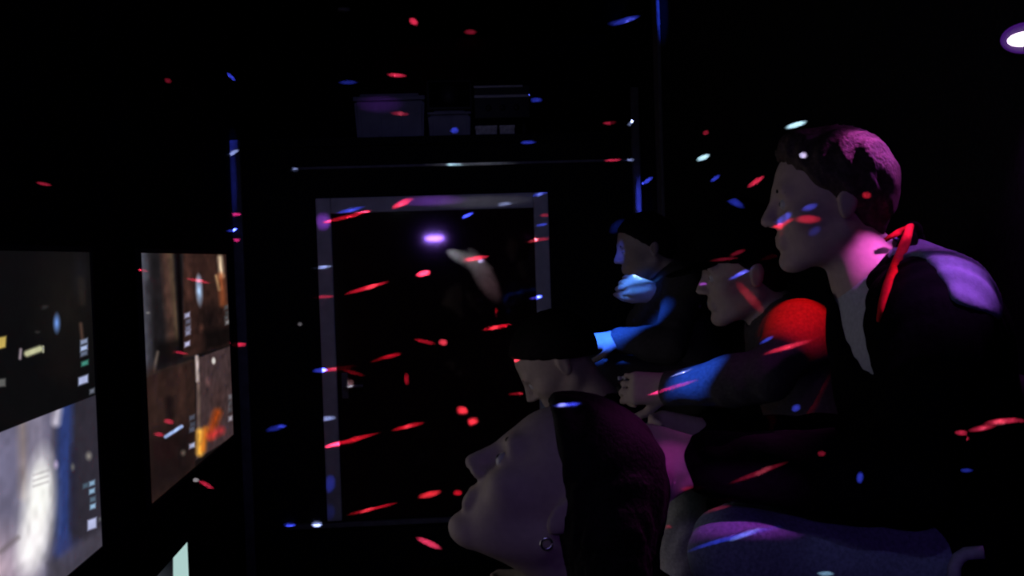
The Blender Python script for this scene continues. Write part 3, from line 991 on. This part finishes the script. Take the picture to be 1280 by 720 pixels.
link('hoodie', f.mesh('hoodie', 0.005, 0.0022, 45), M_hood, Cc)
f = Field()
f.cap(J['hip'][0], J['hip'][1], 0.1, None, 0.03)
leg(f, J, 0, 0.01, sC, 0.95)
leg(f, J, 1, 0.01, sC, 0.95)
link('trousers', f.mesh('trousers', 0.006, 0.002, 45), M_hood, Cc)
shoes(Cc, J, sC)
JC = J

# ------------------------------------------------------------------ person D: the head in the foreground, tilted back
th = math.radians(37)
hd = U(694, 624, 1.42)
fD = np.array((-math.cos(th), 0.10, math.sin(th)))
uD = np.array((math.sin(th), 0, math.cos(th)))
nbD = hd+np.array((0.075, 0.0, -0.135))
base = np.array((0.28, 1.42, T1Z+0.10))
che = nbD*0.72+base*0.28+np.array((0.02, 0, 0))
J = dict(head=hd, neck=nbD, chest=che, pelvis=base,
         shoulder=[nbD+np.array((0.02, -0.165, -0.07)), nbD+np.array((0.02, 0.165, -0.07))],
         elbow=[np.array((0.30, 1.20, T1Z+0.16)), np.array((0.30, 1.66, T1Z+0.16))],
         wrist=[np.array((0.10, 1.26, T1Z+0.09)), np.array((0.10, 1.60, T1Z+0.09))],
         hip=[base+np.array((0, -0.085, 0)), base+np.array((0, 0.085, 0))],
         knee=[np.array((-0.04, 1.33, 0.56)), np.array((-0.04, 1.56, 0.56))])
sit_feet(J, 0.0)
sD = 0.98
hD = 1.05
me, R, T = body_mesh(J, fD, uD, sD, HOLD(), 0.005, 0.95, hD)
D = person('woman with long dark hair in the foreground tilting her face up', me, M_skin_tan)
eyes(D, T, R, hD)
f = short_hair(hd, R, hD, 0.018, 1.0, 0.0)
f.ops = f.ops[:-1]
Ri = R.T
def cutD(X, Y, Z):
    dx, dy, dz = X-hd[0], Y-hd[1], Z-hd[2]
    lx_ = Ri[0, 0]*dx+Ri[0, 1]*dy+Ri[0, 2]*dz
    lz_ = Ri[2, 0]*dx+Ri[2, 1]*dy+Ri[2, 2]*dz
    return ((lx_*1.0-lz_)+0.022)/1.414
f.fn(cutD, 'and', 0.012)
bx_ = T(-0.095, 0, 0.02)
for y, dx in ((-0.05, 0.0), (0.0, 0.02), (0.05, 0.0)):
    f.cap(bx_+np.array((-0.035+dx, y, 0.01)), np.array((hd[0]+0.075+dx, hd[1]+y*1.3, hd[2]-0.20)), 0.058, 0.045, 0.03)
link('hair', f.mesh('hair', 0.005, 0.0028, 95), M_hair, D)
for y in (-1, 1):
    def er(bm, y=y):
        p = Vector(T(-0.008, y*0.088, -0.034))
        bm_tube(bm, [p+Vector((0.007*math.cos(a_), 0, 0.007*math.sin(a_)-0.006)) for a_ in np.linspace(0, 2*PI*0.97, 16)], 0.0016, 8)
    obj('earring', er, M_silver, D, True)
f = Field()
torso(f, J, 0.018, sD*0.95)
arm(f, J, 0, 0.014, sD, 0.95)
arm(f, J, 1, 0.014, sD, 0.95)
axn = nrm(hd-nbD)
f.cap(nbD+axn*0.0, nbD+axn*0.1, 0.058, 0.066, 0.01, 'sub')
link('sweatshirt', f.mesh('sweatshirt', 0.006, 0.002, 45), M_black, D)
f = Field()
f.cap(J['hip'][0], J['hip'][1], 0.1, None, 0.03)
leg(f, J, 0, 0.01, sD, 0.95)
leg(f, J, 1, 0.01, sD, 0.95)
link('trousers', f.mesh('trousers', 0.007, 0.002, 45), M_black, D)
shoes(D, J, sD)

# ------------------------------------------------------------------ person E: head bowed, beyond the foreground head
hd = U(698, 456, 2.55)
th = math.radians(-38)
fE = np.array((-math.cos(th), 0.05, math.sin(th)))
uE = np.array((math.sin(th), 0, math.cos(th)))
nbE = hd+np.array((0.085, 0, -0.09))
base = np.array((0.40, 2.56, T1Z+0.10))
che = nbE*0.72+base*0.28
J = dict(head=hd, neck=nbE, chest=che, pelvis=base,
         shoulder=[nbE+np.array((0.02, -0.165, -0.07)), nbE+np.array((0.02, 0.165, -0.07))],
         elbow=[np.array((0.42, 2.32, T1Z+0.22)), np.array((0.42, 2.79, T1Z+0.22))],
         wrist=[np.array((0.19, 2.47, T1Z+0.135)), np.array((0.19, 2.64, T1Z+0.135))],
         hip=[base+np.array((0, -0.085, 0)), base+np.array((0, 0.085, 0))],
         knee=[np.array((0.0, 2.45, 0.56)), np.array((0.0, 2.68, 0.56))])
sit_feet(J, 0.0)
sE = 0.92
me, R, T = body_mesh(J, fE, uE, sE, HOLD(), 0.005, 0.95)
E_ = person('dark haired person with bowed head just beyond the foreground woman', me, M_skin_tan)
eyes(E_, T, R, sE)
f = short_hair(hd, R, sE, 0.016, 0.75, -0.030)
link('hair', f.mesh('hair', 0.005, 0.002, 100), M_hair, E_)
f = Field()
torso(f, J, 0.018, sE*0.95)
arm(f, J, 0, 0.014, sE, 0.95)
arm(f, J, 1, 0.014, sE, 0.95)
axn = nrm(hd-nbE)
f.cap(nbE+axn*0.0, nbE+axn*0.1, 0.056, 0.064, 0.01, 'sub')
link('sweatshirt', f.mesh('sweatshirt', 0.006, 0.002, 45), M_black, E_)
f = Field()
f.cap(J['hip'][0], J['hip'][1], 0.1, None, 0.03)
leg(f, J, 0, 0.01, sE, 0.95)
leg(f, J, 1, 0.01, sE, 0.95)
link('trousers', f.mesh('trousers', 0.007, 0.002, 45), M_black, E_)
shoes(E_, J, sE)
controller((J['wrist'][0]+J['wrist'][1])/2+np.array((-0.08, 0, 0.0)), (-1, 0, 0.1), (0.1, 0, 1), 'dark game controller held by the person with the bowed head')

# ------------------------------------------------------------------ lamps
def lamp(name, kind, loc, color, energy, target=None, size=60, blend=0.6, radius=0.03, parent=None, scale=None):
    l = bpy.data.lights.new(name, kind)
    l.color = color
    l.energy = energy
    l.shadow_soft_size = radius
    o = bpy.data.objects.new(name, l)
    COL.objects.link(o)
    o.location = loc
    if kind == 'SPOT':
        l.spot_size = math.radians(size)
        l.spot_blend = blend
    if target is not None:
        o.rotation_euler = (Vector(target)-Vector(loc)).to_track_quat('-Z', 'Y').to_euler()
    return o

# the violet lamp high on the right wall
LP = U(1282, 48, 1.66)
lt = thing('wall_lamp', 'glowing violet lamp high on the right wall above the man', 'lamp', tuple(LP))
aim = nrm(np.array((-0.45, -0.05, -1.0)))
av = Vector(aim)
fv = Vector(nrm((-0.55, -0.7, -0.25)))
def lens(bm):
    r = bmesh.ops.create_icosphere(bm, subdivisions=3, radius=1.0)
    lat = fv.cross(Vector((0, 0, 1))).normalized()
    for v in r['verts']:
        q = v.co.copy()
        v.co = lat*q.x*0.026+Vector((0, 0, 1))*q.z*0.0115+fv*q.y*0.010+fv*0.006
obj('lens', lens, glow('violet lens', (1.0, 0.72, 1.0), 6.0), lt, True)
def oval(bm, depth, zs, rs):
    lat = fv.cross(Vector((0, 0, 1))).normalized()
    upv = lat.cross(fv)
    rings = []
    for d_, r_ in zip(depth, rs):
        rings.append([bm.verts.new(fv*d_+lat*math.cos(2*PI*k_/28)*r_*1.25+upv*math.sin(2*PI*k_/28)*r_*zs) for k_ in range(28)])
    for A_, B_ in zip(rings, rings[1:]):
        for k_ in range(28): bm.faces.new((A_[k_], A_[(k_+1) % 28], B_[(k_+1) % 28], B_[k_]))
    bm.faces.new(rings[0]); bm.faces.new(rings[-1])
obj('halo_ring', lambda bm: oval(bm, (-0.008, 0.0, 0.002), 0.8, (0.031, 0.029, 0.025)), glow('violet rim', (0.26, 0.04, 0.75), 0.16), lt, True)  # glowing ring added to stand in for the halo round the lens
obj('housing', lambda bm: oval(bm, (-0.05, -0.045, -0.008), 0.85, (0.020, 0.030, 0.032)), M_plastic, lt, True)
def brk(bm):
    bm_tube(bm, [av*-0.03, Vector((XR-LP[0]-0.012, 0, -0.01))], 0.006, 10)
    bm_cyl(bm, (XR-LP[0]-0.006, 0, -0.01), (1, 0, 0), 0.02, 0.012, 18)
obj('bracket', brk, M_plastic, lt, True)
vio = lamp('violet_light', 'SPOT', LP+aim*0.03, (0.80, 0.13, 1.0), 4.0, U(1180, 330, 1.6), 110, 0.8, 0.012)

# the disco projector behind the viewer, seen only as a glint in the dark door
DP = U(543, 298, 10.2)
DP[1] = -0.25
dt = thing('disco_projector', 'violet blue disco projector reflected as a glint in the dark door', 'disco light', tuple(DP))
def wide_lens(bm):
    bm_tube(bm, [(0, 0.03, 0), (0, 0.05, 0), (0, 0.056, 0)], [0.07, 0.06, 0.01], 28)
    for v in bm.verts: v.co.x *= 1.35; v.co.z *= 0.32
obj('lens', wide_lens, glow('blue violet lens', (0.34, 0.16, 1.0), 75.0), dt, True)
obj('housing', boxes(((-0.14, -0.09, -0.05), (0.14, 0.034, 0.06)), bevel=0.012), M_plastic, dt)
obj('bracket', lambda bm: bm_tube(bm, [(0, -0.05, 0.055), (0, -0.05, ZC-DP[2])], 0.012, 12), M_plastic, dt, True)

# added fills without fixtures: pale for the faces, blue for the door frame
AMB = lamp('fill_wash', 'POINT', (-0.35, 0.35, 2.05), (0.72, 0.95, 1.0), 1.3, radius=0.08)
lamp('fill_wash', 'SPOT', (-0.15, 2.2, 2.5), (0.40, 0.40, 1.0), 9.5, (-0.06, 5.0, 1.25), 50, 0.7, 0.05)

bpy.context.view_layer.update()
dg = bpy.context.evaluated_depsgraph_get()

def hit(px, py):
    d = Vector(ray(px, py)).normalized()
    ok, p, n, fi, ob, mx = S.ray_cast(dg, Vector(CAM)+d*0.05, d)
    if not ok: return None
    alb = 0.05
    if ob.data.materials:
        alb = tuple(ob.data.materials[0].diffuse_color)[:3]
    if n.dot(d) > 0: n = -n
    return np.array(p), np.array(n), alb, ob.name

DOTROOT = DP+np.array((0, 0.08, 0))
def beam(px, py, L, ang, w, col, s, blend=1.0, src=None, floor=0.006):
    h = hit(px, py)
    if h is None: return
    P, n, alb, nm = h
    tries = [DOTROOT, DOTROOT+np.array((-0.12, 0, 0.02)), DOTROOT+np.array((0.13, 0, 0.02)), DOTROOT+np.array((0.03, 0, -0.10)), CAM+np.array((0.0, -0.12, 0.05))]
    if src is not None:
        src = np.array(src)
    else:
        for src in tries:                # the head of the projector that reaches the spot
            dv = Vector(P-src)
            ok = S.ray_cast(dg, Vector(src), dv.normalized(), distance=dv.length-0.012)[0]
            if not ok: break
        else:
            print('blocked', px, py, nm)
    d = P-src
    dist = np.linalg.norm(d)
    d = d/dist
    depth = float((P-CAM)@fw)
    a = math.radians(ang)
    v = rt*math.cos(a)+up*math.sin(a)
    x = nrm(v-d*(v@d))
    y = np.cross(-d, x)
    wl, ww = max(L, w)*depth/F, w*depth/F
    cosn = max(0.25, abs(float(n@d)))
    # the part of the lamp's colour the surface gives back sets the strength it needs
    al = [max(c, floor) for c in alb] if not isinstance(alb, float) else [alb]*3
    i = int(np.argmax(col))
    e = 39.5*dist**2*s/(al[i]*cosn)
    l = bpy.data.lights.new('disco_and_fill_beam', 'SPOT')
    l.color = col
    l.energy = e
    l.shadow_soft_size = 0.0
    l.spot_size = math.radians(4.0)
    l.spot_blend = blend
    kx, ky = (wl*0.70/dist)/math.tan(math.radians(2.0)), (ww*0.72/dist)/math.tan(math.radians(2.0))
    o = bpy.data.objects.new('disco_and_fill_beam', l)
    COL.objects.link(o)
    o.matrix_world = Matrix(((x[0]*kx, y[0]*ky, -d[0], src[0]), (x[1]*kx, y[1]*ky, -d[1], src[1]), (x[2]*kx, y[2]*ky, -d[2], src[2]), (0, 0, 0, 1)))

RD = (1.0, 0.035, 0.10)
BL = (0.06, 0.09, 1.0)
WB = (0.45, 0.55, 1.0)
CY = (0.55, 0.9, 1.0)
PU = (0.45, 0.08, 1.0)
WH = (1.0, 0.92, 0.95)
DOTS = [
 # red
 (517, 27, 9, -20, 7, RD, .9), (588, 40, 12, 0, 6, RD, .2), (496, 94, 18, -4, 6, RD, .7), (500, 142, 18, -4, 6, RD, .22),
 (762, 154, 13, 0, 5, RD, .35), (766, 200, 16, 5, 6, RD, .5), (210, 101, 6, 0, 6, RD, .15), (55, 230, 12, 0, 5, RD, .3),
 (503, 254, 22, 24, 9, RD, 1.3), (434, 271, 44, 14, 6, RD, .55), (412, 279, 12, 15, 7, (1, .3, .35), 1.2), (404, 371, 22, 4, 5, RD, .35),
 (672, 300, 30, 9, 5, RD, .3), (681, 269, 9, 0, 5, RD, .3), (595, 323, 24, 10, 6, RD, .8), (529, 342, 14, 14, 8, RD, 1.4),
 (458, 360, 42, 16, 6, RD, .7), (620, 394, 14, 90, 5, RD, .25), (621, 409, 28, 11, 6, RD, .7), (531, 427, 20, -12, 6, RD, .45),
 (554, 428, 9, 0, 8, (1, .12, .2), 1.4), (488, 445, 20, 12, 6, RD, .6), (472, 450, 14, 16, 4, RD, .2), (420, 461, 42, 9, 6, RD, .55),
 (442, 466, 22, -16, 6, RD, .12), (508, 474, 12, 95, 7, RD, .4), (648, 492, 20, 4, 5, RD, .25), (578, 513, 11, -10, 10, (1, .1, .17), 1.8),
 (591, 527, 11, 10, 9, (1, .1, .17), 1.5), (510, 533, 30, 14, 6, RD, .65), (440, 550, 52, 15, 6, RD, .7), (537, 618, 22, 14, 9, (1, .08, .13), 1.3),
 (572, 616, 9, 0, 7, RD, .7), (466, 636, 46, 14, 5, RD, .55), (536, 679, 26, -24, 9, (1, .05, .14), 1.0),
 (258, 606, 14, -22, 7, RD, .5), (298, 431, 16, 6, 7, RD, .6), (295, 268, 10, 0, 5, (1, .03, .25), .7), (295, 300, 8, 0, 5, (1, .03, .25), .6),
 (248, 351, 20, 0, 6, RD, .75), (179, 338, 9, 0, 5, RD, .35), (226, 441, 13, 0, 5, RD, .6), (211, 527, 9, 0, 7, RD, .7), (199, 543, 9, 5, 6, RD, .6),
 (1083, 244, 9, 0, 8, RD, .45), (945, 227, 17, 24, 8, RD, .7), (882, 166, 6, 0, 6, RD, .2), (970, 285, 34, 20, 8, RD, .6), (1010, 274, 24, 0, 12, RD, .55),
 (905, 324, 26, 4, 5, RD, .18), (922, 316, 16, 20, 6, RD, .25), (938, 372, 40, -48, 14, RD, .22), (984, 434, 46, 18, 8, RD, .85),
 (842, 484, 48, 15, 6, (1, .03, .3), .5), (1027, 567, 8, 0, 7, RD, .3), (948, 591, 60, 20, 7, RD, .22), (1203, 541, 14, 6, 8, RD, .7),
 (1228, 535, 26, 13, 8, RD, .75), (1258, 526, 38, 9, 8, RD, .8), (836, 657, 22, 3, 7, RD, .2), (893, 636, 40, 12, 7, RD, .12),
 # blue and white
 (289, 96, 9, -40, 5, BL, .8), (291, 191, 13, 28, 6, WB, .8), (290, 288, 10, 20, 4, BL, .4), (368, 212, 8, 0, 6, WB, .5), (402, 334, 22, 6, 5, WB, .55),
 (437, 263, 30, 14, 6, BL, .6), (568, 206, 15, 0, 6, CY, 1.2), (568, 163, 8, 0, 8, BL, .6), (585, 269, 12, 24, 5, BL, .4), (631, 255, 14, 10, 6, WB, .45),
 (601, 326, 6, 0, 5, WB, .4), (676, 242, 18, 16, 5, BL, .5), (677, 281, 12, 10, 5, BL, .5), (670, 372, 12, 10, 5, BL, .4), (410, 523, 15, 10, 7, WB, .9),
 (345, 535, 20, 15, 9, BL, .2), (352, 533, 10, 6, 5, BL, .5), (412, 605, 18, 80, 14, BL, .25), (412, 640, 16, 90, 14, BL, .05), (362, 656, 12, 0, 6, BL, .9), (396, 655, 10, 0, 8, WB, 1.0),
 (404, 277, 18, 90, 18, PU, .35), (540, 251, 70, 2, 16, PU, .16), (552, 250, 20, 50, 8, PU, .25), (400, 463, 14, 4, 7, BL, .5), (708, 506, 28, 4, 7, BL, .8), (780, 26, 30, 4, 8, BL, .35),
 (670, 125, 12, 0, 7, BL, .35), (435, 103, 18, 0, 6, BL, .2), (660, 178, 15, 3, 5, BL, .5), (788, 155, 6, 0, 5, WB, .3), (788, 200, 7, 0, 5, WB, .5),
 (799, 252, 44, 92, 10, BL, .4), (809, 226, 12, 24, 6, BL, .8), (879, 197, 13, 10, 8, CY, 1.3), (995, 156, 20, 5, 8, CY, 1.6), (1004, 194, 8, 0, 8, WB, .9),
 (894, 223, 10, 25, 6, BL, .5), (926, 342, 26, 25, 6, BL, .9), (878, 355, 10, 0, 5, PU, .5), (915, 250, 28, -38, 12, BL, .35), (980, 273, 16, 30, 10, BL, .35),
 (1012, 259, 16, 18, 9, BL, .45), (1018, 289, 14, 30, 10, BL, .12), (958, 425, 15, 28, 6, BL, .55), (995, 510, 9, 30, 8, BL, .5),
 (1075, 597, 11, 80, 8, BL, .7), (1208, 588, 12, 0, 6, BL, .4), (852, 466, 22, 20, 4, WB, .7), (915, 672, 100, 14, 7, BL, .5), (1032, 717, 16, 0, 7, CY, .5),
 (475, 130, 46, 0, 26, PU, .04), (590, 328, 50, -24, 22, (.85, .9, 1), .010), (605, 345, 60, -60, 30, (.85, .9, 1), .020), (590, 205, 90, 1, 8, (.9, .92, 1), .06), (438, 480, 10, 80, 8, WH, .12), (291, 225, 80, 92, 12, BL, .06), (291, 175, 26, 92, 12, BL, .05),  # the two soft pale beams stand in for a reflection in the door
 (828, 12, 70, 92, 18, (.03, .08, 1), .012), (375, 405, 5, 0, 5, WH, .1), (245, 600, 6, 20, 5, WH, .3), (600, 252, 110, 2, 18, WH, .03),
]
rj = random.Random(3)
for (px, py, L, ang, w_, col, s_) in DOTS:
    beam(px, py, L*(1.05 if L < 60 else 1.0), ang, w_*(0.70 if L > w_*1.6 else 0.85), col, s_*0.66)
    if L >= 18 and w_ <= 9 and s_ > 0.2 and col in (RD, BL, WB):
        t_ = rj.uniform(-0.22, 0.22)*L
        beam(px+t_*math.cos(math.radians(ang)), py-t_*math.sin(math.radians(ang)), L*0.36, ang+8, w_*0.75,
             (1.0, 0.14, 0.2) if col is RD else (0.3, 0.4, 1.0), s_*0.8)

# broad beams: blue on the two at the far end, red on the shoulder, then added violet fill
def wash(px, py, L, ang, w, col, s, src):
    beam(px, py, L, ang, w, col, s, 1.0, src, 0.03)
BLUE_SRC = (-0.35, 1.3, 2.5)
wash(795, 348, 46, 20, 12, (0.06, 0.25, 1.0), 0.7, BLUE_SRC)
wash(794, 362, 40, 18, 8, (0.06, 0.25, 1.0), 0.35, BLUE_SRC)
wash(797, 350, 56, 20, 40, (0.03, 0.12, 1.0), 0.10, BLUE_SRC)
wash(799, 346, 16, 12, 8, (0.5, 0.8, 1.0), 1.2, BLUE_SRC)
wash(770, 410, 120, 22, 44, (0.02, 0.12, 1.0), 0.35, BLUE_SRC)
wash(868, 470, 78, 14, 36, (0.02, 0.12, 1.0), 0.40, BLUE_SRC)
wash(773, 318, 26, 80, 16, (0.05, 0.1, 1.0), 0.16, BLUE_SRC)
wash(772, 283, 20, 40, 10, (0.05, 0.1, 1.0), 0.12, BLUE_SRC)
wash(1000, 385, 80, 75, 78, (1.0, 0.004, 0.005), 0.4, (0.75, 1.2, 2.5))
VIO_SRC = (0.15, 0.2, 2.1)  # added source, no fixture: fill for the knee, hand and thigh
VIO_NEAR = (0.90, 1.05, 2.0)  # added source, no fixture: fill for the neck, shoulder and collar
wash(1089, 318, 58, 12, 36, (0.95, 0.14, 1.0), 0.6, VIO_NEAR)
wash(1084, 205, 130, -62, 44, (0.9, 0.10, 0.75), 0.040, (0.93, 1.75, 2.0))
wash(1188, 345, 120, -32, 72, (0.70, 0.15, 1.0), 0.42, VIO_NEAR)
wash(1119, 332, 112, 68, 14, (1.0, 0.05, 0.10), 0.55, VIO_NEAR)
wash(925, 648, 130, -4, 44, (0.8, 0.09, 1.0), 0.2, VIO_SRC)
wash(843, 576, 58, -25, 46, (0.75, 0.06, 0.9), 0.085, VIO_SRC)
wash(1100, 690, 240, 0, 90, (0.35, 0.35, 1.0), 0.010, VIO_SRC)

w = bpy.data.worlds.new('world')
w.use_nodes = True
w.node_tree.nodes['Background'].inputs[0].default_value = (0, 0, 0, 1)
w.node_tree.nodes['Background'].inputs[1].default_value = 0.0
S.world = w
